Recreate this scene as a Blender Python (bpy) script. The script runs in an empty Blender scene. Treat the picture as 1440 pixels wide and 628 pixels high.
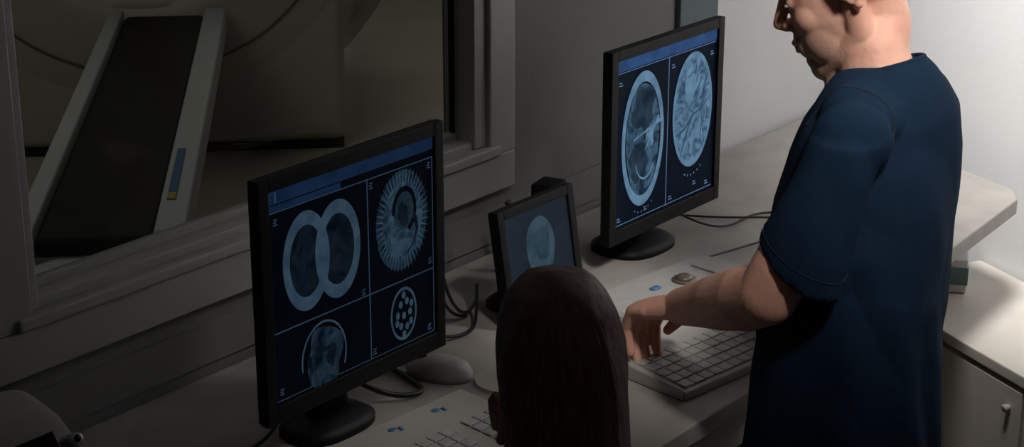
import bpy, bmesh, math, random
from mathutils import Vector, Matrix, noise
from mathutils.bvhtree import BVHTree
random.seed(4)
V=Vector
scene=bpy.context.scene
scene.view_settings.view_transform='Standard'
COL=scene.collection

# ---------------------------------------------------------------- materials
def mat(name,color,rough=0.6,var=0.0,vscale=8,bump=0.0,bscale=60,metal=0,emit=None,estr=0,sheen=0,sss=0,spec=0.5,stretch=None):
    m=bpy.data.materials.new(name); m.use_nodes=True
    nt=m.node_tree; b=nt.nodes['Principled BSDF']
    b.inputs['Base Color'].default_value=(*color,1); b.inputs['Roughness'].default_value=rough
    b.inputs['Metallic'].default_value=metal; b.inputs['Specular IOR Level'].default_value=spec
    if sheen: b.inputs['Sheen Weight'].default_value=sheen
    if sss:
        b.inputs['Subsurface Weight'].default_value=sss
        b.inputs['Subsurface Radius'].default_value=(0.012,0.004,0.002); b.inputs['Subsurface Scale'].default_value=1
    tc=nt.nodes.new('ShaderNodeTexCoord'); mp=nt.nodes.new('ShaderNodeMapping')
    nt.links.new(tc.outputs['Object'],mp.inputs[0])
    if stretch: mp.inputs['Scale'].default_value=stretch
    if var>0:
        n=nt.nodes.new('ShaderNodeTexNoise'); n.inputs['Scale'].default_value=vscale; n.inputs['Detail'].default_value=5
        nt.links.new(mp.outputs[0],n.inputs['Vector'])
        r=nt.nodes.new('ShaderNodeValToRGB')
        r.color_ramp.elements[0].position=.3; r.color_ramp.elements[1].position=.7
        r.color_ramp.elements[0].color=(*[c*(1-var) for c in color],1); r.color_ramp.elements[1].color=(*[min(1,c*(1+var)) for c in color],1)
        nt.links.new(n.outputs['Fac'],r.inputs[0]); nt.links.new(r.outputs[0],b.inputs['Base Color'])
    if bump>0:
        n=nt.nodes.new('ShaderNodeTexNoise'); n.inputs['Scale'].default_value=bscale; n.inputs['Detail'].default_value=4
        nt.links.new(mp.outputs[0],n.inputs['Vector'])
        bp=nt.nodes.new('ShaderNodeBump'); bp.inputs['Strength'].default_value=bump; bp.inputs['Distance'].default_value=.003
        nt.links.new(n.outputs['Fac'],bp.inputs['Height']); nt.links.new(bp.outputs[0],b.inputs['Normal'])
    return m
def emis(name,c0,c1,scale,strength,detail=4,dist=0.0,lo=.35,hi=.65):
    m=bpy.data.materials.new(name); m.use_nodes=True; nt=m.node_tree; b=nt.nodes['Principled BSDF']
    b.inputs['Base Color'].default_value=(.003,.004,.006,1); b.inputs['Roughness'].default_value=.4
    b.inputs['Specular IOR Level'].default_value=.02
    tc=nt.nodes.new('ShaderNodeTexCoord'); n=nt.nodes.new('ShaderNodeTexNoise'); n.inputs['Scale'].default_value=scale
    n.inputs['Detail'].default_value=detail; n.inputs['Distortion'].default_value=dist
    nt.links.new(tc.outputs['Object'],n.inputs['Vector'])
    r=nt.nodes.new('ShaderNodeValToRGB'); r.color_ramp.elements[0].color=(*c0,1); r.color_ramp.elements[1].color=(*c1,1)
    r.color_ramp.elements[0].position=lo; r.color_ramp.elements[1].position=hi
    nt.links.new(n.outputs['Fac'],r.inputs[0]); nt.links.new(r.outputs[0],b.inputs['Emission Color'])
    b.inputs['Emission Strength'].default_value=strength
    return m

M_wall_grey=mat('wall_grey_dimmed',(.17,.168,.165),.85,.04,3,.15,150)  # grey paint, with the dimness of the left side darkened into its colour
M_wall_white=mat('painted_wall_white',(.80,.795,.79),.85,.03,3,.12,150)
M_wall_back=mat('wall_white_dimmed',(.62,.62,.62),.85,.03,3,.12,150)  # white wall paint in a darker copy, weaker light put into the colour
M_frame=mat('window_frame_paint',(.33,.325,.32),.5,.03,5)
M_trim=mat('trim_bluegrey',(.13,.16,.175),.7,.05,5,spec=.2)
M_desk=mat('desk_laminate',(.35,.325,.30),.5,.10,14,.05,200,spec=.3)
M_desk_edge=mat('desk_edge',(.32,.30,.27),.5,.05,20)
M_cab=mat('cabinet_laminate',(.64,.59,.53),.5,.05,10)
M_cab2=mat('cabinet_front',(.56,.51,.45),.5,.05,10)
M_floor=mat('vinyl_floor',(.22,.21,.20),.5,.12,6,.05,80)
M_ceil=mat('ceiling_paint',(.5,.5,.5),.9,.03,4)
M_black=mat('black_plastic',(.007,.007,.008),.5,.1,30,.08,400,spec=.18)
M_black2=mat('black_plastic_gloss',(.006,.006,.007),.3,.1,30,spec=.2)
M_cable=mat('cable_rubber',(.010,.010,.011),.5,.1,40)
M_beige=mat('beige_plastic',(.38,.36,.33),.45,.05,20)
M_key=mat('keycap_plastic',(.39,.375,.355),.5,.06,60)
M_blue=mat('blue_print',(.06,.16,.34),.5,.1,60)
M_gantry=mat('gantry_shell',(.48,.45,.38),.5,.04,3)
M_dark=mat('table_mattress',(.030,.028,.029),.75,.15,8,.1,60,spec=.15)
M_white_pl=mat('white_plastic',(.52,.52,.51),.5,.03,8)
M_metal=mat('brushed_metal',(.5,.5,.5),.35,.05,40,metal=1)
M_shirt=mat('navy_scrub_cloth',(.0070,.0195,.041),.9,.12,5,.25,500,spec=.1)
M_seam=mat('navy_seam_thread',(.004,.011,.024),.9,.1,80)
M_trouser=mat('navy_trouser_cloth',(.005,.012,.028),.85,.1,10,.2,400)
M_shoe=mat('shoe_leather',(.5,.5,.5),.6,.1,20)
M_wtop=mat('white_coat_cloth',(.5,.5,.5),.8,.05,10,.2,300)
M_chair=mat('chair_fabric',(.02,.022,.03),.9,.15,80,.2,300)
M_teal=mat('teal_box_card',(.10,.17,.18),.6,.1,20)

def skin(name,base):
    m=mat(name,base,.50,0,bump=.18,bscale=220,sss=.25,spec=.35)
    nt=m.node_tree; b=nt.nodes['Principled BSDF']
    at=nt.nodes.new('ShaderNodeAttribute'); at.attribute_name='tint'
    sp=nt.nodes.new('ShaderNodeSeparateColor'); nt.links.new(at.outputs['Color'],sp.inputs[0])
    n=nt.nodes.new('ShaderNodeTexNoise'); n.inputs['Scale'].default_value=22; n.inputs['Detail'].default_value=5
    tc=nt.nodes.new('ShaderNodeTexCoord'); nt.links.new(tc.outputs['Object'],n.inputs['Vector'])
    r=nt.nodes.new('ShaderNodeValToRGB'); r.color_ramp.elements[0].position=.3; r.color_ramp.elements[1].position=.7
    r.color_ramp.elements[0].color=(base[0]*.9,base[1]*.82,base[2]*.82,1); r.color_ramp.elements[1].color=(min(1,base[0]*1.08),base[1]*1.08,base[2]*1.08,1)
    nt.links.new(n.outputs['Fac'],r.inputs[0])
    def mix(a,facsock,col):
        x=nt.nodes.new('ShaderNodeMix'); x.data_type='RGBA'
        nt.links.new(facsock,x.inputs[0]); nt.links.new(a,x.inputs[6]); x.inputs[7].default_value=(*col,1); return x.outputs[2]
    o=mix(r.outputs[0],sp.outputs[0],(.26,.175,.14))
    o=mix(o,sp.outputs[1],(.50,.19,.15))
    o=mix(o,sp.outputs[2],(.08,.045,.035))
    nt.links.new(o,b.inputs['Base Color'])
    return m
M_skin=skin('skin_man',(.69,.39,.285)); M_skinw=skin('skin_woman',(.50,.28,.20))
M_eye=mat('eye_white',(.6,.58,.55),.2); M_iris=mat('eye_iris',(.04,.025,.015),.2)

def hairmat(name,c):
    m=bpy.data.materials.new(name); m.use_nodes=True; nt=m.node_tree; b=nt.nodes['Principled BSDF']
    b.inputs['Roughness'].default_value=.42; b.inputs['Specular IOR Level'].default_value=.45; b.inputs['Specular Tint'].default_value=(.85,.65,.55,1)
    tc=nt.nodes.new('ShaderNodeTexCoord'); sx=nt.nodes.new('ShaderNodeSeparateXYZ'); nt.links.new(tc.outputs['Object'],sx.inputs[0])
    at=nt.nodes.new('ShaderNodeMath'); at.operation='ARCTAN2'; nt.links.new(sx.outputs[0],at.inputs[0]); nt.links.new(sx.outputs[1],at.inputs[1])
    cb=nt.nodes.new('ShaderNodeCombineXYZ'); nt.links.new(at.outputs[0],cb.inputs[0])
    mz=nt.nodes.new('ShaderNodeMath'); mz.operation='MULTIPLY'; mz.inputs[1].default_value=.9; nt.links.new(sx.outputs[2],mz.inputs[0]); nt.links.new(mz.outputs[0],cb.inputs[1])
    n=nt.nodes.new('ShaderNodeTexNoise'); n.inputs['Scale'].default_value=30; n.inputs['Detail'].default_value=8; nt.links.new(cb.outputs[0],n.inputs['Vector'])
    r=nt.nodes.new('ShaderNodeValToRGB'); r.color_ramp.elements[0].position=.35; r.color_ramp.elements[1].position=.7
    r.color_ramp.elements[0].color=(*[x*.5 for x in c],1); r.color_ramp.elements[1].color=(*[x*1.6 for x in c],1)
    nt.links.new(n.outputs['Fac'],r.inputs[0]); nt.links.new(r.outputs[0],b.inputs['Base Color'])
    bp=nt.nodes.new('ShaderNodeBump'); bp.inputs['Strength'].default_value=.35; bp.inputs['Distance'].default_value=.004
    nt.links.new(n.outputs['Fac'],bp.inputs['Height']); nt.links.new(bp.outputs[0],b.inputs['Normal'])
    return m
M_hair=hairmat('dark_brown_hair',(.105,.053,.037)); M_hairm=hairmat('short_brown_hair',(.05,.03,.02))

# ---------------------------------------------------------------- helpers
def empty(name,loc=(0,0,0),rotz=0,rotx=0):
    e=bpy.data.objects.new(name,None); e.location=loc; e.rotation_euler=(rotx,0,rotz); e.empty_display_size=.05; COL.objects.link(e); return e
def obj_from_bm(name,bm,m,parent=None,smooth=False,bevel=0,bseg=2):
    me=bpy.data.meshes.new(name); bmesh.ops.recalc_face_normals(bm,faces=bm.faces); bm.to_mesh(me); bm.free()
    o=bpy.data.objects.new(name,me); COL.objects.link(o); me.materials.append(m)
    if smooth:
        for p in me.polygons: p.use_smooth=True
    if bevel:
        md=o.modifiers.new('bevel','BEVEL'); md.width=bevel; md.segments=bseg; md.limit_method='ANGLE'
        for p in me.polygons: p.use_smooth=True
        md2=o.modifiers.new('wn','WEIGHTED_NORMAL')
    if parent: o.parent=parent
    return o
def bm_box(bm,c,s,R=None):
    mtx=Matrix.Translation(c)@(R if R else Matrix.Identity(4))@Matrix.Diagonal((*s,1))
    bmesh.ops.create_cube(bm,size=1,matrix=mtx)
def box(name,c,s,m,parent=None,bevel=0,rotz=0,rotx=0):
    bm=bmesh.new(); bm_box(bm,(0,0,0),s); o=obj_from_bm(name,bm,m,parent,bevel=bevel); o.location=c; o.rotation_euler=(rotx,0,rotz); return o
def prism(name,pts,z0,z1,m,parent=None,bevel=0):
    bm=bmesh.new(); a=[bm.verts.new((x,y,z0)) for x,y in pts]; b=[bm.verts.new((x,y,z1)) for x,y in pts]
    bm.faces.new(a[::-1]); bm.faces.new(b); n=len(pts)
    for i in range(n): bm.faces.new((a[i],a[(i+1)%n],b[(i+1)%n],b[i]))
    return obj_from_bm(name,bm,m,parent,bevel=bevel)
def bm_cone(bm,p0,p1,r0,r1,seg=24):
    p0=V(p0);p1=V(p1); d=p1-p0
    q=d.to_track_quat('Z','Y').to_matrix().to_4x4()
    bmesh.ops.create_cone(bm,cap_ends=True,segments=seg,radius1=r0,radius2=r1,depth=d.length,matrix=Matrix.Translation((p0+p1)/2)@q)
def bm_ell(bm,c,r,R=None,T=None,seg=24):
    mtx=Matrix.Translation(c)@(R if R else Matrix.Identity(4))@Matrix.Diagonal((*r,1))
    if T: mtx=T@mtx
    bmesh.ops.create_uvsphere(bm,u_segments=seg,v_segments=seg*2//3,radius=1,matrix=mtx)
def bm_limb(bm,pts,rads,T=None):
    pts=[(T@V(p)) if T else V(p) for p in pts]
    for p,r in zip(pts,rads): bm_ell(bm,p,(r,r,r))
    for i in range(len(pts)-1): bm_cone(bm,pts[i],pts[i+1],rads[i],rads[i+1])
def bm_loft(bm,secs,seg=36,power=2.0,cap=True,T=None):
    rings=[]
    for c,u,v in secs:
        c=V(c);u=V(u);v=V(v); ring=[]
        for k in range(seg):
            a=2*math.pi*k/seg; ca,sa=math.cos(a),math.sin(a)
            e=2/power
            co_=c+u*math.copysign(abs(ca)**e,ca)+v*math.copysign(abs(sa)**e,sa)
            ring.append(bm.verts.new(T@co_ if T else co_))
        rings.append(ring)
    for A,B in zip(rings,rings[1:]):
        for k in range(seg): bm.faces.new((A[k],A[(k+1)%seg],B[(k+1)%seg],B[k]))
    if cap: bm.faces.new(rings[0][::-1]); bm.faces.new(rings[-1])
def fuse(name,bm,voxel,iters,m,parent=None,cutters=None,disp=None,origin=None,T=None):
    o=obj_from_bm(name,bm,m)
    md=o.modifiers.new('r','REMESH'); md.mode='VOXEL'; md.voxel_size=voxel; md.adaptivity=0
    md=o.modifiers.new('s','SMOOTH'); md.factor=.5; md.iterations=iters
    cob=[]
    for cb in (cutters or []):
        c=obj_from_bm('cut',cb,m); cob.append(c)
        md=o.modifiers.new('b','BOOLEAN'); md.operation='DIFFERENCE'; md.object=c; md.solver='EXACT'
    dg=bpy.context.evaluated_depsgraph_get(); dg.update()
    me=bpy.data.meshes.new_from_object(o.evaluated_get(dg))
    o.modifiers.clear(); o.data=me
    for c in cob: bpy.data.objects.remove(c)
    if disp:
        ns=[v.normal.copy() for v in me.vertices]
        for v,n in zip(me.vertices,ns): v.co+=n*disp(v.co)
    for p in me.polygons: p.use_smooth=True
    if origin is not None:
        for v in me.vertices: v.co-=V(origin)
        o.location=origin
    if parent: o.parent=parent
    return o
def curve(name,pts,r,m,parent=None,cyclic=False,res=10):
    cu=bpy.data.curves.new(name,'CURVE'); cu.dimensions='3D'; cu.bevel_depth=r; cu.bevel_resolution=3; cu.resolution_u=res
    s=cu.splines.new('NURBS'); s.points.add(len(pts)-1)
    for p,q in zip(s.points,pts): p.co=(*q,1)
    s.order_u=4; s.use_endpoint_u=True; s.use_cyclic_u=cyclic
    cu.materials.append(m); o=bpy.data.objects.new(name,cu); COL.objects.link(o)
    if parent:o.parent=parent
    return o

# ---------------------------------------------------------------- camera
cam=bpy.data.cameras.new('camera'); camo=bpy.data.objects.new('camera',cam); COL.objects.link(camo)
cam.lens=65; cam.sensor_width=36; camo.location=(0,0,1.98); cam.clip_start=.05
fwd=V((.7843*.9434,.6204*.9434,-.3317)); camo.rotation_euler=fwd.to_track_quat('-Z','Y').to_euler(); scene.camera=camo

# ---------------------------------------------------------------- room
YW=2.11
prism('floor',[(-1.5,-1.5),(4.2,-1.5),(4.2,2.2),(-1.5,2.2)],-.05,0,M_floor)
prism('ceiling',[(-1.5,-1.5),(4.2,-1.5),(4.2,2.2),(-1.5,2.2)],2.75,2.8,M_ceil)
WX0,WX1,WZ0,WZ1=1.54,2.54,.98,2.1
bm=bmesh.new()
def bb(x0,x1,y0,y1,z0,z1): bm_box(bm,((x0+x1)/2,(y0+y1)/2,(z0+z1)/2),(x1-x0,y1-y0,z1-z0))
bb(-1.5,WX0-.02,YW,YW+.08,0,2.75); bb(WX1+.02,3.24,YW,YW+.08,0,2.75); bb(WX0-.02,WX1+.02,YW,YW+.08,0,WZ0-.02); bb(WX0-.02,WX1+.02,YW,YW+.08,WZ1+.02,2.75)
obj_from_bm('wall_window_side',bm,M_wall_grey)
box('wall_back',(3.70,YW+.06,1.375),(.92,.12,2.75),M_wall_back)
d=V((.46,.888,0)).normalized(); nr=V((-d.y,d.x,0))
def L(base,s,o): p=V((*base,0))+d*s+nr*o; return (p.x,p.y)
WB=(3.74,1.54)
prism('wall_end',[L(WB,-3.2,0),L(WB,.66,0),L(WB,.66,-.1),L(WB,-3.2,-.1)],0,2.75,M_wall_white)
box('trim_1',(3.30,YW-.006,1.75),(.15,.014,2.0),M_trim,bevel=.003)
box('trim_2',(2.0,YW-.003,.80),(2.48,.006,.07),M_wall_grey,bevel=.001)
win=empty('window_1',(0,0,0))
def wf(nm,x0,x1,z0,z1,y0,y1,b=.004):
    return box(nm,((x0+x1)/2,(y0+y1)/2,(z0+z1)/2),(x1-x0,y1-y0,z1-z0),M_frame,win,bevel=b)
wf('outer_casing_bottom',WX0-.10,WX1+.11,.872,.945,YW-.022,YW+.0)
wf('sill_step',WX0-.05,WX1+.06,.945,.965,YW-.03,YW+.02)
wf('inner_sill',WX0-.03,WX1+.03,.955,.98,YW-.005,YW+.08)
wf('outer_casing_right',WX1+.035,WX1+.11,.945,2.2,YW-.022,YW)
wf('sash_right',WX1,WX1+.035,.965,2.12,YW-.012,YW+.06)
wf('outer_casing_left',WX0-.10,WX0-.02,.945,2.2,YW-.022,YW)
wf('sash_left',WX0-.03,WX0,.965,2.12,YW-.012,YW+.06)
wf('outer_casing_top',WX0-.10,WX1+.11,2.12,2.2,YW-.022,YW)
wf('gasket_bottom',WX0,WX1,.98,.992,YW+.03,YW+.05,.001)
g=wf('gasket_right',WX1-.006,WX1,.98,2.12,YW+.035,YW+.045,.001); g.data.materials[0]=M_black
gm=bpy.data.materials.new('window_glass'); gm.use_nodes=True; nt=gm.node_tree; nt.nodes.clear()
o_=nt.nodes.new('ShaderNodeOutputMaterial'); mx=nt.nodes.new('ShaderNodeMixShader'); tr=nt.nodes.new('ShaderNodeBsdfTransparent'); gl=nt.nodes.new('ShaderNodeBsdfGlossy')
tr.inputs[0].default_value=(.9,.92,.9,1); gl.inputs['Roughness'].default_value=.02; mx.inputs[0].default_value=.006
nt.links.new(tr.outputs[0],mx.inputs[1]); nt.links.new(gl.outputs[0],mx.inputs[2]); nt.links.new(mx.outputs[0],o_.inputs[0])
box('glass_pane',((WX0+WX1)/2,YW+.04,1.54),(WX1-WX0,.006,1.14),gm,win)

# ---------------------------------------------------------------- scanner room
M_sfloor=mat('scanner_floor',(.46,.43,.37),.6,.06,3)
M_swall=mat('scanner_room_paint',(.44,.41,.35),.85,.04,2)
prism('scanner_room_floor',[(-1,2.25),(9,2.25),(9,9),(-1,9)],-.05,0,M_sfloor)
prism('wall_scanner_far',[(-1,8.5),(9,8.5),(9,8.6),(-1,8.6)],0,2.8,M_swall)
prism('wall_scanner_right',[(7.2,2.25),(7.3,2.25),(7.3,8.5),(7.2,8.5)],0,2.8,M_swall)
td=V((.715,.699,0)).normalized(); ang=math.atan2(td.y,td.x)-math.pi/2
gan=empty('mri_scanner',(4.62,5.40,0),ang)
bm=bmesh.new()
seg=64; prof=[(.36,-.42),(.40,-.52),(.52,-.60),(.78,-.60),(.93,-.52),(1.0,-.38),(1.0,.5),(.36,.5)]
rings=[]
for k in range(seg):
    a=2*math.pi*k/seg
    rings.append([bm.verts.new((r*math.cos(a),y,1.02+r*math.sin(a))) for r,y in prof])
for k in range(seg):
    A=rings[k];B=rings[(k+1)%seg]
    for j in range(len(prof)): bm.faces.new((A[j],A[(j+1)%len(prof)],B[(j+1)%len(prof)],B[j]))
obj_from_bm('gantry_ring',bm,M_gantry,gan,smooth=False,bevel=.03,bseg=3)
box('base_block',(.10,-.02,.30),(1.22,1.12,.56),M_gantry,gan,bevel=.04)
box('base_plinth',(.10,-.02,.012),(1.20,1.12,.024),M_dark,gan)
cpts=[(.72*math.cos(2*math.pi*k/40),-.605,1.02+.72*math.sin(2*math.pi*k/40)) for k in range(40)]
curve('cover_joint',cpts,.004,mat('joint_grey',(.12,.11,.10),.7,.05,10),gan,cyclic=True)
tab=empty('mri_patient_table',(2.66,3.36,0),ang)
box('mattress',(0,1.02,.50),(.27,2.30,.05),M_dark,tab,bevel=.015)
box('rail_left',(-.165,1.02,.50),(.05,2.34,.09),M_white_pl,tab,bevel=.01)
box('rail_right',(.175,1.02,.50),(.075,2.34,.09),M_white_pl,tab,bevel=.01)
box('rail_label',(.165,.30,.547),(.02,.36,.006),M_blue,tab)
box('rail_label_end',(.165,.09,.547),(.02,.05,.006),mat('yellow_print',(.4,.33,.08),.5,.1,30),tab)
box('pedestal',(0,1.2,.23),(.22,1.2,.46),M_gantry,tab,bevel=.03)
bm=bmesh.new(); bmesh.ops.create_cone(bm,cap_ends=True,segments=48,radius1=.19,radius2=.17,depth=.05,matrix=Matrix.Translation((.0,-.26,.45)))
obj_from_bm('foot_end_cap',bm,M_white_pl,tab,bevel=.015)
box('mattress_support',(0,1.02,.46),(.30,2.3,.04),M_white_pl,tab,bevel=.01)
st=empty('infusion_stand',(5.15,4.15,0))
bm=bmesh.new(); bm_cone(bm,(0,0,.05),(0,0,1.9),.008,.008,12)
for k in range(5):
    a=k*2*math.pi/5; bm_cone(bm,(0,0,.07),(.26*math.cos(a),.26*math.sin(a),.04),.014,.010,10); bm_ell(bm,(.26*math.cos(a),.26*math.sin(a),.03),(.03,.03,.03),seg=12)
bm_cone(bm,(-.12,0,1.88),(.12,0,1.88),.006,.006,8)
obj_from_bm('stand_frame',bm,M_metal,st,smooth=True)
box('pump_box',(0,0,.26),(.16,.14,.2),M_gantry,st,bevel=.02)

# ---------------------------------------------------------------- desk
dk=empty('long_desk')
prism('desktop',[(.6,1.375),(2.6,1.375),(3.52,1.44),(3.575,1.475),(3.84,2.098),(.6,2.098)],.715,.75,M_desk,dk,bevel=.004)
prism('front_apron',[(.6,1.42),(3.0,1.42),(3.0,1.44),(.6,1.44)],.62,.715,M_desk_edge,dk)
box('leg_panel_1',(.66,1.75,.357),(.03,.62,.715),M_desk_edge,dk)
box('leg_panel_2',(3.10,1.80,.357),(.03,.55,.715),M_desk_edge,dk)
box('back_panel',(1.95,2.08,.5),(2.4,.02,.43),M_desk_edge,dk)
cb=empty('low_cabinet'); CB=(3.27,1.38)
prism('carcass',[L(CB,-1.3,-.02),L(CB,.42,-.02),L(CB,.42,-.33),L(CB,-1.3,-.33)],.0,.475,M_cab2,cb)
prism('cabinet_top',[L(CB,-1.32,.0),L(CB,.44,.0),L(CB,.44,-.335),L(CB,-1.32,-.335)],.475,.5,M_cab,cb,bevel=.003)
for i,(a,b) in enumerate([(-1.28,-.70),(-.69,-.135),(-.125,.41)]):
    prism('door_%d'%(i+1),[L(CB,a,-.003),L(CB,b,-.003),L(CB,b,-.02),L(CB,a,-.02)],.03,.462,M_cab2,cb,bevel=.002)
    bm=bmesh.new(); p=V((*L(CB,a+.035,0),.42)); bm_cone(bm,p-nr*.004,p+nr*.010,.006,.008,16); obj_from_bm('knob_%d'%(i+1),bm,M_cab2,cb,smooth=True)
gb=empty('glove_box',(3.55,1.66,.5),.45-math.pi/2)
box('carton',(0,0,.04),(.20,.10,.075),M_white_pl,gb,bevel=.003); box('carton_print',(0,0,.041),(.203,.103,.04),M_teal,gb); box('glove_tuft',(0,0,.08),(.08,.04,.02),M_teal,gb,bevel=.008)

# ---------------------------------------------------------------- monitors
class Scr:
    def __init__(s,par,x0,x1,z0,z1,y): s.p=par;s.x0=x0;s.x1=x1;s.z0=z0;s.z1=z1;s.y=y;s.d={};s.k=0
    def X(s,u): return s.x0+(s.x1-s.x0)*u
    def Z(s,t): return s.z0+(s.z1-s.z0)*t
    def bm(s,m):
        if m not in s.d: s.d[m]=bmesh.new()
        return s.d[m]
    def poly(s,pts,m,lay):
        b=s.bm(m); b.faces.new([b.verts.new((s.X(u),s.y-.0004*lay,s.Z(t))) for u,t in pts])
    def rect(s,u0,t0,u1,t1,m,lay): s.poly([(u0,t0),(u1,t0),(u1,t1),(u0,t1)],m,lay)
    def ell(s,u,t,ru,rt,m,lay,n=48,wob=0,rot=0):
        pts=[]
        for k in range(n):
            a=k*6.28318/n; w_=1+wob*noise.noise(V((math.cos(a)*1.5+u*7,math.sin(a)*1.5,t*9)))*1.6
            x=ru*w_*math.cos(a); y=rt*w_*math.sin(a); pts.append((u+x*math.cos(rot)-y*math.sin(rot)*.8,t+x*math.sin(rot)*1.2+y*math.cos(rot)))
        s.poly(pts,m,lay)
    def ring(s,u,t,ru,rt,wu,m,lay,a0=0,a1=360,n=56):
        b=s.bm(m); wt=wu*rt/ru
        prev=None
        for k in range(n+1):
            a=math.radians(a0+(a1-a0)*k/n); c,q=math.cos(a),math.sin(a)
            A=b.verts.new((s.X(u+ru*c),s.y-.0004*lay,s.Z(t+rt*q))); B=b.verts.new((s.X(u+(ru-wu)*c),s.y-.0004*lay,s.Z(t+(rt-wt)*q)))
            if prev: b.faces.new((prev[0],A,B,prev[1]))
            prev=(A,B)
    def strip(s,pts,w,m,lay):
        b=s.bm(m); prev=None
        for i,p in enumerate(pts):
            q=pts[min(i+1,len(pts)-1)]; o=pts[max(i-1,0)]; dx,dy=q[0]-o[0],q[1]-o[1]; l=math.hypot(dx,dy) or 1; ww=w*(1-.8*i/len(pts))
            A=b.verts.new((s.X(p[0]-dy/l*ww),s.y-.0004*lay,s.Z(p[1]+dx/l*ww))); B=b.verts.new((s.X(p[0]+dy/l*ww),s.y-.0004*lay,s.Z(p[1]-dx/l*ww)))
            if prev: b.faces.new((prev[0],A,B,prev[1]))
            prev=(A,B)
    def done(s):
        for i,(m,b) in enumerate(s.d.items()):
            me=bpy.data.meshes.new('screen_image_%d'%i); b.to_mesh(me); b.free(); o=bpy.data.objects.new('screen_image_%d'%i,me); COL.objects.link(o); me.materials.append(m); o.parent=s.p
def monitor(name,loc,w,h,lift,rotz=0,tilt=0,bez=.02,bbot=.028,base=(.10,.06)):
    root=empty(name,loc,rotz)
    pan=empty('panel',(0,0,lift),0,tilt); pan.parent=root
    bm=bmesh.new(); t=.016
    bm_box(bm,(-w/2+bez/2,t/2,h/2),(bez,t,h)); bm_box(bm,(w/2-bez/2,t/2,h/2),(bez,t,h)); bm_box(bm,(0,t/2,h-bez/2),(w-2*bez,t,bez)); bm_box(bm,(0,t/2,bbot/2),(w-2*bez,t,bbot))
    obj_from_bm('bezel',bm,M_black,pan,bevel=.0015)
    box('back_shell',(0,t+.003,h/2),(w*.995,.008,h*.995),M_black,pan,bevel=.003)
    bm=bmesh.new(); bm_loft(bm,[((0,t+.004,h/2),(w*.44,0,0),(0,0,h*.44)),((0,t+.03,h/2),(w*.36,0,0),(0,0,h*.36)),((0,t+.036,h/2),(w*.30,0,0),(0,0,h*.30))],40,7)
    obj_from_bm('rear_bulge',bm,M_black,pan)
    box('display_glass',(0,.012,h/2),(w-2*bez+.002,.012,h-bez-bbot+.03),M_black2,pan)
    bm=bmesh.new(); bm_loft(bm,[((0,.075,.0),(.045,0,0),(0,.02,0)),((0,.075,.08),(.033,0,0),(0,.014,0)),((0,.06,lift+h*.45),(.033,0,0),(0,.014,0))],24,3)
    obj_from_bm('neck',bm,M_black,root,smooth=True)
    bx,by=base
    bm=bmesh.new(); bm_loft(bm,[((0,.075,.0),(bx,0,0),(0,by,0)),((0,.075,.010),(bx,0,0),(0,by,0)),((0,.075,.018),(bx*.85,0,0),(0,by*.8,0)),((0,.075,.03),(bx*.4,0,0),(0,by*.4,0))],48,2.6)
    obj_from_bm('base',bm,M_black,root,smooth=True)
    return root,pan,Scr(pan,-w/2+bez,w/2-bez,bbot,h-bez,.0055)
def scrmats(tag,k):
    return dict(bg=emis('screen_black_'+tag,(.0010*k,.0024*k,.0055*k),(.0016*k,.0036*k,.0080*k),12,1),
      bar=emis('screen_bar_'+tag,(.010*k,.032*k,.09*k),(.018*k,.050*k,.13*k),20,1),
      line=emis('screen_line_'+tag,(.05*k,.09*k,.16*k),(.08*k,.13*k,.21*k),9,1),
      ring=emis('scan_bone_'+tag,(.050*k,.105*k,.165*k),(.085*k,.155*k,.235*k),35,1),
      tis=emis('scan_tissue_'+tag,(.003*k,.010*k,.022*k),(.035*k,.075*k,.12*k),30,1,3,1.5),
      tis2=emis('scan_tissue_bright_'+tag,(.016*k,.042*k,.075*k),(.085*k,.16*k,.245*k),38,1,5,1.8,.34,.66),
      vein=emis('scan_vein_'+tag,(.012*k,.030*k,.052*k),(.030*k,.065*k,.10*k),30,1,4,1),
      dim=emis('scan_dim_'+tag,(.003*k,.008*k,.016*k),(.014*k,.028*k,.046*k),30,1,5,1))
W1,H1=.387,.366
r1,p1,s=monitor('computer_monitor',(1.8375,1.738,.75),W1,H1,.089,0,0,base=(.08,.055))
m=scrmats('a',.34)  # left screen dimmed in its emission colours to follow the dark left side
s.rect(0,0,1,1,m['bg'],0); s.rect(0,.935,1,1,m['bar'],1); s.rect(.0,.90,.42,.93,m['bar'],1)
s.rect(.01,.335,.99,.341,m['line'],2); s.rect(.575,.01,.581,.90,m['line'],2); s.rect(.01,.895,.99,.900,m['line'],2)
s.rect(.005,.01,.010,.9,m['line'],2); s.rect(.99,.01,.995,.9,m['line'],2); s.rect(.01,.01,.99,.014,m['line'],2)
for u in(.205,.390):
    s.ell(u,.625,.135,.235,m['dim'],2+ (u>.3)); s.ring(u,.625,.135,.235,.038,m['ring'],5)
s.ell(.298,.62,.026,.17,m['ring'],6)
s.ell(.79,.64,.165,.245,m['tis'],3,60,.03)
for k in range(46):
    a=k*6.283/46; c,q=math.cos(a),math.sin(a)
    s.poly([(.79+.12*c-.006*q,.64+.175*q+.006*c),(.79+.178*c,.64+.262*q),(.79+.12*c+.006*q,.64+.175*q-.006*c)],m['ring'],5)
s.ell(.79,.64,.128,.188,m['tis2'],6,48,.04)
s.ell(.80,.69,.066,.100,m['vein'],7,48,.12,.3); s.ring(.80,.69,.078,.118,.018,m['bg'],8,-70,185); s.ell(.79,.67,.032,.06,m['dim'],9,40,.2,.3)
s.poly([(.685,.62),(.80,.50),(.78,.46),(.73,.50)],m['ring'],9); s.strip([(.86,.66),(.88,.58),(.86,.52),(.81,.47)],.012,m['dim'],9)
s.ring(.79,.17,.085,.135,.010,m['ring'],3)
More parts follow.
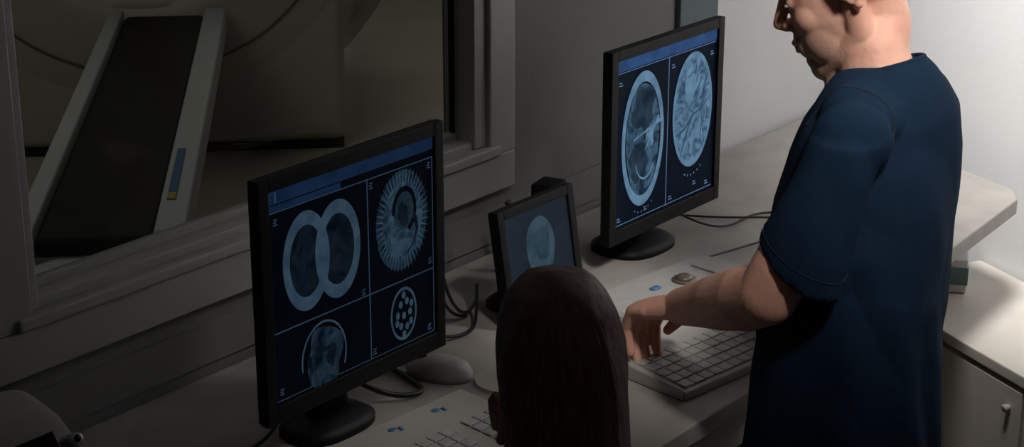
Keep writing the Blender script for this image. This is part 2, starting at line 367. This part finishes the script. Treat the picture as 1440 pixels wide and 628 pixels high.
for (u,t) in [(.77,.22),(.81,.23),(.75,.17),(.79,.16),(.83,.17),(.77,.11),(.81,.10),(.79,.065),(.84,.21),(.745,.13),(.835,.12),(.79,.265)]:
    s.ell(u,t,.013,.019,m['ring'],4,12)
s.ring(.29,.13,.135,.18,.008,m['ring'],3,-25,190); s.ell(.29,.13,.105,.14,m['tis'],4,40,.25); s.rect(.20,.016,.37,.13,m['tis'],5)
s.ell(.33,.13,.03,.05,m['dim'],6,30,.3); s.ell(.25,.16,.025,.04,m['dim'],6,30,.3)
s.rect(.04,.94,.05,.99,m['line'],3)
for (u,t) in [(.04,.85),(.6,.86),(.97,.86),(.04,.05),(.6,.04),(.96,.04),(.54,.36),(.97,.38)]:
    s.rect(u-.012,t-.012,u+.012,t-.006,m['line'],3); s.rect(u-.012,t+.0,u+.006,t+.006,m['line'],3); s.rect(u-.010,t+.012,u+.010,t+.018,m['line'],3)
s.done()
r2,p2,s=monitor('computer_monitor.001',(2.789,1.832,.75),.372,.366,.064,0,0,base=(.085,.07))
m=scrmats('b',1.4)
s.rect(0,0,1,1,m['bg'],0); s.rect(0,.93,1,1,m['bar'],1); s.rect(.01,.92,.99,.925,m['line'],2)
s.rect(.505,.01,.512,.92,m['line'],2); s.rect(.0,.01,.006,.92,m['line'],2); s.rect(.01,.015,.99,.02,m['line'],2)
s.ell(.26,.49,.19,.375,m['bg'],3); s.ell(.26,.49,.160,.340,m['tis'],4,48,.05); s.ring(.26,.49,.205,.405,.032,m['ring'],5)
s.ell(.26,.66,.11,.13,m['dim'],5,40,.25); s.ell(.23,.36,.09,.12,m['dim'],5,40,.3); s.ell(.33,.50,.04,.08,m['tis2'],6,40,.4,.3)
s.strip([(.44,.575),(.36,.55),(.28,.53),(.16,.50)],.012,m['ring'],7); s.strip([(.41,.60),(.35,.52),(.28,.42)],.010,m['ring'],7); s.ring(.28,.40,.10,.16,.008,m['ring'],7,200,330)
s.ell(.76,.55,.20,.345,m['tis2'],3,60,.03); s.ring(.76,.55,.205,.355,.020,m['ring'],4)
s.ell(.72,.68,.06,.08,m['ring'],4,40,.3); s.ell(.83,.40,.04,.07,m['ring'],5,40,.4)
for k in range(44):
    a=k*6.283/44
    if 30<k<37:
        s.ell(.76+.235*math.cos(a),.55+.41*math.sin(a),.006,.008,m['line'],5,8)
        s.ell(.26+.235*math.cos(a),.49+.445*math.sin(a),.005,.007,m['line'],5,8)
s.strip([(.60,.42),(.68,.45),(.76,.52),(.84,.54),(.94,.60)],.010,m['vein'],7); s.strip([(.74,.50),(.70,.42),(.66,.34),(.64,.28)],.009,m['vein'],7)
s.strip([(.84,.54),(.86,.46),(.84,.38),(.86,.30)],.008,m['vein'],7); s.strip([(.78,.56),(.80,.66),(.84,.74)],.008,m['vein'],7)
for (u,t) in [(.04,.86),(.55,.86),(.95,.86),(.04,.05),(.55,.05),(.93,.05),(.3,.055),(.8,.08)]:
    s.rect(u-.015,t-.012,u+.02,t-.004,m['line'],3); s.rect(u-.015,t+.004,u+.01,t+.012,m['line'],3)
s.done()
r3,p3,s=monitor('small_display',(2.405,1.818,.75),.214,.205,.008,0,math.radians(-9),.017,.02,base=(.05,.05))
m=scrmats('c',.75)
gr=emis('screen_grey_c',(.009,.014,.022),(.012,.018,.027),10,1)
tc_=emis('scan_soft_c',(.018,.036,.056),(.036,.066,.092),22,1,3,.5)
s.rect(0,0,1,1,gr,0); s.ell(.52,.58,.22,.32,tc_,2,48,.03); s.ell(.55,.60,.12,.18,emis('scan_soft_dark_c',(.014,.027,.042),(.026,.048,.07),26,1,3,.6),3,40,.15); s.ell(.27,.34,.08,.15,m['dim'],2,40,.2)
s.done()

# ---------------------------------------------------------------- keyboards etc
def keyboard(name,loc,rotz,w,dp,th=.022,icons=True,cols=15,rows=5,k0=.25):
    root=empty(name,loc,rotz)
    bm=bmesh.new(); a=[(-w/2,-dp/2,0),(w/2,-dp/2,0),(w/2,dp/2,0),(-w/2,dp/2,0)]; z=[th*.55,th*.55,th,th]
    lo=[bm.verts.new(p) for p in a]; up=[bm.verts.new((p[0],p[1],q)) for p,q in zip(a,z)]
    bm.faces.new(lo[::-1]); bm.faces.new(up)
    for i in range(4): bm.faces.new((lo[i],lo[(i+1)%4],up[(i+1)%4],up[i]))
    obj_from_bm('case',bm,M_beige,root,bevel=.004)
    bm=bmesh.new(); kw=(w*.94)/cols; kd=(dp*(1-k0)*.9)/rows
    for r in range(rows):
        for c in range(cols):
            if c in (int(cols*.78),): continue
            x=-w*.47+kw*(c+.5); y=-dp*.46+kd*(r+.5); zz=th*.55+(y+dp/2)/dp*th*.45
            bm_box(bm,(x,y,zz+.001),(kw*.92,kd*.90,.004))
    obj_from_bm('keycaps',bm,M_key,root,bevel=.001,bseg=1)
    if icons:
        bm=bmesh.new()
        for i in range(4):
            x=-w*.36+i*w*.22; bm_ell(bm,(x,dp*.36,th*.95),(.008,.006,.0015),seg=16); bm_box(bm,(x+.012,dp*.33,th*.94),(.006,.010,.002))
        obj_from_bm('function_labels',bm,M_blue,root,smooth=True)
    return root
keyboard('computer_keyboard',(1.815,1.625,.75),math.radians(-4),.42,.20,.024,True,16,5,.38)
keyboard('computer_keyboard.001',(2.435,1.490,.75),math.radians(-8),.36,.17,.032,False,14,5,.25)
kp=empty('scanner_control_pad',(2.62,1.70,.75),math.radians(-6))
bm=bmesh.new(); bm_loft(bm,[((0,0,0),(.17,0,0),(0,.075,0)),((0,0,.014),(.17,0,0),(0,.075,0)),((0,0,.02),(.163,0,0),(0,.068,0))],48,6)
obj_from_bm('case',bm,M_key,kp,bevel=.001)
bm=bmesh.new(); bm_cone(bm,(.03,.0,.02),(.03,0,.024),.024,.022,32); bm_ell(bm,(.03,0,.025),(.016,.016,.008),seg=20); obj_from_bm('trackball',bm,mat('trackball_brown',(.12,.09,.07),.3),kp,smooth=True)
box('blue_button',(-.04,.01,.022),(.022,.012,.004),M_blue,kp,bevel=.002)
box('button_row',(.12,.0,.0215),(.05,.08,.004),M_beige,kp,bevel=.002)
def mouse(name,loc,rotz,m_):
    root=empty(name,loc,rotz); bm=bmesh.new()
    bm_loft(bm,[((0,0,0),(.030,0,0),(0,.055,0)),((0,0,.012),(.032,0,0),(0,.057,0)),((0,-.005,.025),(.027,0,0),(0,.045,0)),((0,-.008,.034),(.015,0,0),(0,.025,0)),((0,-.008,.036),(.003,0,0),(0,.005,0))],32,2.3)
    obj_from_bm('shell',bm,m_,root,smooth=True)
    bm=bmesh.new(); bm_ell(bm,(0,.028,.027),(.004,.010,.008),seg=16); obj_from_bm('wheel',bm,M_black,root,smooth=True)
    bm=bmesh.new(); bm_box(bm,(0,.03,.0285),(.001,.04,.004)); obj_from_bm('button_gap',bm,M_black,root)
    return root
mouse('computer_mouse',(2.085,1.80,.75),.3,M_key)
mouse('computer_mouse.001',(2.335,1.655,.75),-.25,M_key)
pd=empty('round_coaster',(2.13,1.70,.75)); bm=bmesh.new(); bm_cone(bm,(0,0,0),(0,0,.006),.05,.048,40); obj_from_bm('pad_disc',bm,M_beige,pd)
co=empty('intercom_console',(1.33,1.985,.75))
bm=bmesh.new(); bm_loft(bm,[((0,0,0),(.14,0,0),(0,.085,0)),((0,0,.07),(.14,0,0),(0,.085,0)),((0,.015,.12),(.13,0,0),(0,.06,.015)),((0,.022,.132),(.11,0,0),(0,.04,.010))],48,5)
obj_from_bm('housing',bm,M_beige,co,smooth=True)
box('console_screen',(.0,-.066,.093),(.17,.02,.05),M_black2,co,bevel=.003,rotx=math.radians(-30))
bm=bmesh.new(); bm_cone(bm,(.108,-.060,.09),(.108,-.083,.104),.012,.010,24); obj_from_bm('knob',bm,M_metal,co,smooth=True)
bm=bmesh.new(); bm_cone(bm,(.108,-.07,.096),(.108,-.085,.106),.006,.005,24); obj_from_bm('knob_cap',bm,M_black,co,smooth=True)

cg=empty('monitor_cables')
def cab(i,pts,r=.003): curve('cable_%d'%i,pts,r,M_cable,cg)
cab(1,[(2.00,1.84,.95),(2.08,1.87,.97),(2.17,1.90,.96),(2.22,1.92,.87),(2.25,1.93,.765),(2.30,1.92,.756)])
cab(2,[(2.00,1.86,.86),(2.10,1.90,.83),(2.17,1.89,.757),(2.25,1.86,.755),(2.29,1.89,.757),(2.34,1.93,.80)])
cab(3,[(2.27,1.95,.97),(2.20,1.90,.89),(2.22,1.89,.80),(2.29,1.91,.757),(2.36,1.95,.757)])
cab(4,[(1.88,1.84,.83),(1.94,1.81,.765),(1.99,1.76,.757),(2.03,1.77,.757),(2.05,1.88,.757)],.0045)
cab(5,[(1.76,1.83,.80),(1.70,1.80,.757),(1.62,1.82,.757),(1.5,1.95,.757)])
cab(6,[(2.90,1.90,.80),(2.94,1.84,.756),(3.00,1.80,.755),(3.08,1.83,.754),(3.14,1.78,.754),(3.16,1.70,.754)],.0022)
cab(7,[(2.98,1.93,.756),(3.02,1.84,.756),(3.10,1.77,.758),(3.08,1.70,.756),(3.0,1.70,.756),(2.80,1.74,.762)],.0022)
cab(8,[(2.50,1.99,.90),(2.52,1.95,.85),(2.55,1.93,.80),(2.60,1.92,.757)],.006)
bm=bmesh.new(); bm_box(bm,(2.64,2.0,.825),(.06,.05,.15),Matrix.Rotation(.2,4,'Z'))
obj_from_bm('speaker',bm,M_black,None,bevel=.006)

# ---------------------------------------------------------------- people helpers
def head_parts(bm,T,male=True):
    E=lambda c,r,R=None: bm_ell(bm,c,r,R,T)
    E((0,-.014,.038),(.076,.092,.079)); E((0,.026,-.015),(.066,.066,.088)); E((0,.026,-.056),(.058,.056,.048))
    E((0,.068,-.096),(.030,.022,.021)); E((0,.074,-.082),(.030,.018,.016))
    bm_limb(bm,[(0,.087,.020),(0,.099,0),(0,.112,-.022)],[.008,.009,.010],T); E((0,.099,-.030),(.013,.013,.007))
    for s_ in(-1,1):
        bm_limb(bm,[(s_*.020,.060,-.094),(s_*.040,.028,-.082),(s_*.052,-.004,-.058),(s_*.058,-.008,-.020)],[.022,.022,.021,.018],T)
        E((s_*.032,.044,-.052),(.030,.036,.042))
        E((s_*.012,.097,-.027),(.0078,.010,.0078)); E((s_*.036,.052,-.022),(.028,.030,.028)); E((s_*.030,.076,.004),(.015,.0105,.009))
        E((s_*.024,.081,.022),(.020,.010,.007))
        E((s_*.022,.076,-.060),(.020,.016,.018))
    E((0,.084,-.046),(.032,.014,.014)); E((0,.0945,-.0525),(.020,.010,.0052)); E((0,.0925,-.0640),(.018,.010,.0062))
    if male: E((0,.084,.026),(.040,.012,.007))
def ear(T,s_,m,parent,nm):
    bm=bmesh.new(); R=Matrix.Rotation(math.radians(-12),4,'X')@Matrix.Rotation(s_*math.radians(-22),4,'Z')
    c=V((s_*.080,-.012,.010)); T2=T@Matrix.Translation(c)@R
    bm_ell(bm,(0,0,0),(.005,.015,.028),None,T2)
    pts=[(s_*.004,.012,-.012),(s_*.005,.014,.008),(s_*.007,.010,.024),(s_*.008,-.004,.031),(s_*.008,-.016,.022),(s_*.007,-.018,.004),(s_*.005,-.012,-.014),(s_*.003,-.001,-.028)]
    bm_limb(bm,pts,[.0035,.0035,.0038,.004,.004,.0038,.004,.007],T2)
    bm_limb(bm,[(s_*.005,.004,.016),(s_*.006,-.007,.010),(s_*.005,-.007,-.006)],[.003,.0035,.003],T2)
    bm_ell(bm,(s_*.003,.012,-.006),(.004,.005,.006),None,T2)
    return fuse(nm,bm,.0016,3,m,parent)
def eyes(T,parent):
    for s_ in(-1,1):
        bm=bmesh.new(); bm_ell(bm,(s_*.030,.0825,.0025),(.0115,.0065,.0035),None,T); obj_from_bm('eye_%s'%('l' if s_<0 else 'r'),bm,M_eye,parent,smooth=True)
        bm=bmesh.new(); bm_ell(bm,(s_*.030,.0875,.0025),(.0045,.0022,.0034),None,T); obj_from_bm('iris_%s'%('l' if s_<0 else 'r'),bm,M_iris,parent,smooth=True)
def sstep(a,b,x):
    t=max(0,min(1,(x-a)/(b-a))); return t*t*(3-2*t)
def tint(o,T,male=True):
    me=o.data; ca=me.color_attributes.new('tint','FLOAT_COLOR','POINT'); Ti=T.inverted(); mw=Matrix.Translation(o.location)
    for i,v in enumerate(me.vertices):
        p=Ti@(mw@v.co); st=0;lip=0;brow_crease=0
        if male:
            st=sstep(-.015,-.05,p.z)*sstep(-.01,.045,p.y)*sstep(-.135,-.11,p.z)*.58
            st*= .5+.5*sstep(.02,.05,p.y)
        zz=p.z-abs(p.x)**2*14
        dl=math.sqrt((p.x/.027)**2+((zz+.060)/.0105)**2)
        if p.y>.070: lip=sstep(1.15,.8,dl)*.55; st*=(1-lip)
        if p.y>.058 and abs(zz+.0605)<.0018 and abs(p.x)<.036: brow_crease=.75  # shade of the mouth line painted into the tint, beside the brows
        if male:
            fx=.020+(-.030-p.z)*.55
            if p.y>.05 and -.062<p.z<-.026: brow_crease=max(brow_crease,.25*sstep(.0035,.0,abs(abs(p.x)-fx)))  # smile crease shade painted into the skin tint
        db=((abs(p.x)-.030)/.019)**2+((p.z-.0235)/.0042)**2
        if p.y>.06 and db<1.3: brow_crease=.8*sstep(1.3,.6,db)
        if p.y>.09 and p.z<-.01 and p.z>-.04: lip=max(lip,.15)
        ca.data[i].color=(st,lip,brow_crease,1)
def hand_parts(bm,W,F,Up,thumb_side,curl=(35,80,105),k=1.0):
    W=V(W);F=V(F).normalized();S=(F.cross(V(Up))).normalized()*thumb_side; N=(S.cross(F)*thumb_side).normalized()
    bm_loft(bm,[(W-F*.012,S*.027*k,N*.020*k),(W+F*.02*k,S*.032*k,N*.019*k),(W+F*.06*k,S*.040*k,N*.016*k),(W+F*.088*k,S*.040*k,N*.013*k)],24,2.4)
    for off,lens in zip((.0315,.0105,-.011,-.031),((.043,.026,.021),(.047,.030,.022),(.044,.028,.021),(.035,.021,.019))):
        b=W+F*((.086-abs(off-.005)*.18)*k)+S*off*k; pts=[b-F*.03*k,b]; p=b
        for j,(L_,a) in enumerate(zip(lens,curl)):
            a=math.radians(a+off*60); dv=(F*math.cos(a)-N*math.sin(a)-S*off*1.6).normalized(); p=p+dv*L_*k; pts.append(p.copy())
        bm_limb(bm,pts,[.009*k,.0105*k,.0094*k,.0086*k,.0074*k])
    b=W+F*.02*k+S*.024*k
    bm_limb(bm,[b,b+(F*.026+S*.020-N*.014)*k,b+(F*.052+S*.022-N*.030)*k,b+(F*.070+S*.012-N*.044)*k],[.015*k,.0125*k,.0105*k,.008*k])

# ---------------------------------------------------------------- man
man=empty('man_in_scrubs')
HS=1.08; HR=Matrix.Rotation(math.radians(18),4,'Z')@Matrix.Rotation(math.radians(-22),4,'X')@Matrix.Scale(HS,4)
chin=V((2.370,1.283,1.278)); HO=chin-(HR@V((0,.075,-.11)))
Th=Matrix.Translation(HO)@HR
bm=bmesh.new(); head_parts(bm,Th)
NB=V((2.358,1.190,1.285))
bm_limb(bm,[Th@V((0,-.014,-.02)),Th@V((0,-.016,-.06)),V((2.362,1.204,1.325)),NB,V((2.356,1.19,1.24))],[.052,.049,.051,.058,.074])
bm_limb(bm,[Th@V((0,.012,-.06)),V((2.364,1.236,1.270))],[.038,.040])
hd=fuse('head',bm,.0027,8,M_skin,man); tint(hd,Th)
ear(Th,-1,M_skin,man,'ear_l'); ear(Th,1,M_skin,man,'ear_r'); eyes(Th,man)
bm=bmesh.new(); bm_ell(bm,(0,-.020,.058),(.081,.095,.074),None,Th); bm_ell(bm,(0,-.050,.026),(.068,.058,.042),None,Th)
hr=fuse('hair',bm,.004,4,M_hairm,man,disp=lambda c:.002*noise.noise(c*60),origin=Th@V((0,-.02,.04)))
SH=V((2.188,1.138,1.256)); EL=V((2.121,1.219,1.022)); WR=V((2.268,1.455,.900))
SHr=V((2.49,1.20,1.235)); ELr=V((2.56,1.27,1.0)); WRr=V((2.565,1.41,.845))
def arm(nm,S,E,W,F,tside,curl,k=1.0):
    bm=bmesh.new(); d1=(E-S); d2=(W-E)
    bm_limb(bm,[S+d1*.3,S+d1*.6,S+d1*.85,E,E+d2*.22,E+d2*.5,E+d2*.75,W],[.040,.042,.044,.043,.048,.044,.036,.030])
    hand_parts(bm,W,F,(0,0,1),tside,curl,k)
    o=fuse(nm,bm,.0025,4,M_skin,man); me=o.data
    ca=me.color_attributes.new('tint','FLOAT_COLOR','POINT')
    for i,v in enumerate(me.vertices): ca.data[i].color=(0,0.12*sstep(.13,.06,(v.co-W-(W-E)*.3).length),0,1)
    return o
arm('arm_l',SH,EL,WR,(.24,.86,-.30),1,(46,78,92),1.06)
arm('arm_r',SHr,ELr,WRr,(.05,.85,-.35),-1,(15,30,40))
bm=bmesh.new()
secs=[(.68,2.300,1.18,.166,.138,0),(.80,2.304,1.18,.162,.132,0),(.92,2.316,1.186,.158,.127,0),(1.02,2.330,1.190,.160,.125,0),(1.12,2.342,1.188,.164,.120,0),(1.19,2.350,1.182,.164,.108,0),(1.243,2.354,1.178,.152,.096,-.06),(1.276,2.355,1.180,.122,.082,-.14),(1.298,2.356,1.184,.092,.070,-.25),(1.314,2.358,1.188,.064,.060,-.32)]
bm_loft(bm,[((x,y,z),(a,0,0),(0,b,b*t_)) for z,x,y,a,b,t_ in secs],40,2.2)
def sleeve(bm,S,E,hx=1):
    A=E-S
    bm_ell(bm,S+V((hx*.008,.004,-.014)),(.052,.056,.056))
    bm_ell(bm,S+V((hx*.07,.02,.002)),(.08,.060,.050))
    o=V((.006*hx,-.020,0))
    bm_loft(bm,[(S+A*.02,(.050,0,0),(0,.054,0)),(S+A*.3+o*.4,(.052,0,0),(0,.054,.010)),(S+A*.55+o*.8,(.055,0,.0),(0,.057,.022)),(S+A*.80+o,(.058,0,.0),(0,.063,.040))],32)
sleeve(bm,SH,EL,1); sleeve(bm,SHr,ELr,-1)
A=EL-SH; OF=V((.006,-.020,0))
c1=bmesh.new(); bm_loft(c1,[(SH+A*.66+OF*.85,(.050,0,0),(0,.055,.03)),(SH+A*.95+OF,(.0545,0,0),(0,.060,.042))],32)
def fold(c):
    f=.0040*noise.noise(V((c.x*7+3,c.y*7,c.z*2.2)))+.0034*noise.noise(V((c.x*14+c.z*5,c.y*14,c.z*4+4)))
    f+=.013*(abs(noise.noise(V((c.x*8+c.z*3,c.y*8-c.z*4,c.z*2.2+7))))-.2)
    an=math.atan2(c.y-1.18,c.x-2.32)
    f+=.0028*math.sin(an*9+c.z*8)*sstep(1.05,.80,c.z)
    f+=.0055*max(0,1-abs(c.z-1.0)/.14)*math.sin(c.z*70+c.y*25+c.x*14)*max(0,noise.noise(V((c.x*6,c.y*6,c.z*5+2)))+.1)
    return f
sh=fuse('scrub_shirt',bm,.005,6,M_shirt,man,cutters=[c1],disp=fold)
bpy.context.view_layer.update()
bv=BVHTree.FromObject(sh,bpy.context.evaluated_depsgraph_get())
def seam(nm,pts,r=.0012,off=.0004,cyc=False,m_=M_seam,thr=.03):
    out=[]
    for p in pts:
        loc,n,_,dd=bv.find_nearest(V(p))
        if dd<thr: out.append(loc+n*off)
    if len(out)>3: return curve(nm,out,r,m_,man,cyclic=cyc)
def ringpts(c,u,v,n=40,a0=0,a1=360): return [V(c)+V(u)*math.cos(math.radians(a0+(a1-a0)*k/n))+V(v)*math.sin(math.radians(a0+(a1-a0)*k/n)) for k in range(n+1)]
seam('armhole_seam_l',ringpts((2.228,1.155,1.212),(0,.080,0),(.015,0,.088),a0=20,a1=185),.0010)
seam('sleeve_hem_seam_l',ringpts(SH+A*.70+OF*.85,(.059,0,0),(0,.064,.033),a0=60,a1=300),.0007)
curve('collar_band',ringpts((2.358,1.189,1.310),(.061,0,0),(0,.060,-.020))[:-1],.0045,M_shirt,man,cyclic=True)
seam('pocket_seam',[(2.17,1.32,.93),(2.15,1.30,.90),(2.13,1.26,.86),(2.12,1.20,.80),(2.12,1.14,.76)],.0010,thr=.08)
bm=bmesh.new()
bm_loft(bm,[((2.30,1.18,.60),(.155,0,0),(0,.12,0)),((2.30,1.18,.72),(.158,0,0),(0,.125,0)),((2.30,1.18,.80),(.15,0,0),(0,.115,0))],32)
for sx in(-1,1):
    bm_limb(bm,[(2.30+sx*.08,1.18,.66),(2.30+sx*.09,1.20,.42),(2.30+sx*.10,1.14,.08)],[.088,.068,.060])
fuse('scrub_trousers',bm,.008,6,M_trouser,man)
for sx in(-1,1):
    bm=bmesh.new(); bm_ell(bm,(2.30+sx*.10,1.20,.035),(.048,.13,.035)); bm_ell(bm,(2.30+sx*.10,1.12,.055),(.042,.055,.045)); bm_box(bm,(2.30+sx*.10,1.19,.010),(.085,.24,.02))
    fuse('shoe_%s'%('l' if sx<0 else 'r'),bm,.006,4,M_shoe,man)

# ---------------------------------------------------------------- woman
wo=empty('seated_woman')
WH=V((1.602,1.196,1.032)); Tw=Matrix.Translation(WH)@Matrix.Rotation(math.radians(-40),4,'Z')@Matrix.Rotation(math.radians(-14),4,'X')@Matrix.Scale(.90,4)
bm=bmesh.new(); head_parts(bm,Tw,False)
bm_limb(bm,[Tw@V((0,-.03,-.05)),V((1.575,1.14,.93)),V((1.555,1.11,.88))],[.045,.046,.07])
h2=fuse('head',bm,.003,5,M_skinw,wo); tint(h2,Tw,False); ear(Tw,-1,M_skinw,wo,'ear_l'); ear(Tw,1,M_skinw,wo,'ear_r'); eyes(Tw,wo)
bm=bmesh.new()
hs=[(.204,-.020,.018,.022),(.200,-.020,.036,.044),(.190,-.020,.051,.063),(.172,-.020,.065,.080),(.145,-.022,.076,.092),(.110,-.025,.083,.098),(.070,-.029,.0855,.098),(.030,-.034,.0835,.093),(-.010,-.041,.081,.085),(-.050,-.049,.080,.077),(-.090,-.056,.078,.071),(-.130,-.062,.074,.065),(-.170,-.068,.068,.058),(-.210,-.074,.058,.050),(-.25,-.080,.045,.04),(-.27,-.083,.03,.03)]
bm_loft(bm,[((0,y,z),(a,0,0),(0,b,0)) for z,y,a,b in hs],64,2.0,True,Tw)
fuse('hair',bm,.0035,5,M_hair,wo,origin=Tw@V((0,-.02,.0)),disp=lambda c:.0022*noise.noise(V((c.x*38,c.y*38,c.z*3)))+.0010*noise.noise(V((c.x*110,c.y*110,c.z*5))))
bm=bmesh.new()
bm_loft(bm,[((1.52,1.0,.44),(.18,0,0),(0,.13,0)),((1.52,1.0,.55),(.165,0,0),(0,.12,0)),((1.525,1.02,.66),(.13,0,0),(0,.10,0)),((1.535,1.05,.77),(.16,0,0),(0,.115,0)),((1.545,1.08,.84),(.165,0,0),(0,.085,0)),((1.55,1.10,.88),(.08,0,0),(0,.06,0)),((1.555,1.11,.90),(.06,0,0),(0,.055,0))],36)
for sx in(-1,1):
    bm_limb(bm,[(1.545+sx*.155,1.08,.835),(1.53+sx*.20,1.04,.62),(1.53+sx*.15,1.22,.60)],[.05,.042,.034])
fuse('lab_coat',bm,.006,7,M_wtop,wo,disp=lambda c:.004*noise.noise(c*12))
for sx,n_ in((-1,'hand_l'),(1,'hand_r')):
    bm=bmesh.new(); hand_parts(bm,(1.53+sx*.15,1.225,.60),(-sx*.3,.9,-.1),(0,0,1),-sx,(20,35,45),.92); o=fuse(n_,bm,.003,4,M_skinw,wo)
bm=bmesh.new()
for sx in(-1,1): bm_limb(bm,[(1.52+sx*.09,1.02,.50),(1.53+sx*.10,1.44,.50),(1.53+sx*.10,1.42,.08)],[.085,.060,.045])
bm_ell(bm,(1.52,1.0,.50),(.17,.12,.09))
fuse('trousers',bm,.008,6,M_trouser,wo)
for sx in(-1,1):
    bm=bmesh.new(); bm_ell(bm,(1.53+sx*.10,1.47,.035),(.042,.12,.035)); bm_box(bm,(1.53+sx*.10,1.46,.010),(.07,.2,.02)); fuse('shoe_%s'%('l' if sx<0 else 'r'),bm,.006,4,M_black,wo)
ch=empty('office_chair',(1.52,1.0,0))
bm=bmesh.new(); bm_loft(bm,[((0,.03,.36),(.22,0,0),(0,.22,0)),((0,.03,.39),(.24,0,0),(0,.24,0)),((0,.03,.41),(.22,0,0),(0,.22,0))],40,4); obj_from_bm('seat',bm,M_chair,ch,smooth=True)
bm=bmesh.new(); bm_loft(bm,[((0,-.22,.50),(.18,0,0),(0,.025,0)),((0,-.21,.62),(.21,0,0),(0,.03,0)),((0,-.22,.78),(.19,0,0),(0,.025,0)),((0,-.23,.83),(.14,0,0),(0,.02,0))],40,3.5); obj_from_bm('backrest',bm,M_chair,ch,smooth=True)
bm=bmesh.new(); bm_cone(bm,(0,0,.08),(0,0,.37),.025,.025,20); bm_limb(bm,[(0,-.1,.37),(0,-.26,.40),(0,-.26,.6)],[.015,.015,.015])
for k in range(5):
    a=k*2*math.pi/5+.3; bm_cone(bm,(0,0,.10),(.27*math.cos(a),.27*math.sin(a),.07),.022,.014,12); bm_ell(bm,(.27*math.cos(a),.27*math.sin(a),.03),(.03,.03,.03),seg=14)
obj_from_bm('star_base',bm,M_black,ch,smooth=True)

# ---------------------------------------------------------------- lights
def spot(name,loc,tgt,power,angle,blend=1,size=.15,col=(1,.97,.93)):
    l=bpy.data.lights.new(name,'SPOT'); l.energy=power; l.spot_size=math.radians(angle); l.spot_blend=blend; l.shadow_soft_size=size; l.color=col
    o=bpy.data.objects.new(name,l); o.location=loc; o.rotation_euler=(V(tgt)-V(loc)).to_track_quat('-Z','Y').to_euler(); COL.objects.link(o)
spot('added_spot',(2.75,1.30,2.60),(3.80,1.25,1.20),330,59,1,.25,(1,.985,.965))  # added unseen spot, brightens the end wall and cabinet
spot('added_spot.001',(1.45,.25,2.6),(2.30,1.26,1.24),135,23,1,.15,(1,.96,.92))  # added unseen spot, tight cone on the man's face and arm
spot('added_spot.003',(2.9,.2,2.6),(2.45,1.15,1.32),80,30,1,.2)  # added unseen spot, lights the man's head and shoulders from behind
def area(name,loc,tgt,power,size,col=(1,1,1)):
    l=bpy.data.lights.new(name,'AREA'); l.energy=power; l.size=size; l.color=col
    o=bpy.data.objects.new(name,l); o.location=loc; o.rotation_euler=(V(tgt)-V(loc)).to_track_quat('-Z','Y').to_euler(); COL.objects.link(o)
area('scanner_room_fill',(2.0,4.2,2.7),(4.0,4.4,0),6.0,1.6,(1,.95,.88))  # added fill lamp, lightens the window jamb and the gantry
area('scanner_room_fill.001',(5.6,4.6,2.7),(5.9,5.0,0),8,1.4,(1,.95,.88))  # second added fill, lifts the right part of the scanner room
area('control_room_fill',(1.2,.6,2.7),(1.8,1.6,.8),.55,.8,(1,.985,.965))  # weak added fill, sets the brightness of the dark left side
w=bpy.data.worlds.new('world'); scene.world=w; w.use_nodes=True; w.node_tree.nodes['Background'].inputs[0].default_value=(.9,.95,1,1); w.node_tree.nodes['Background'].inputs[1].default_value=.008
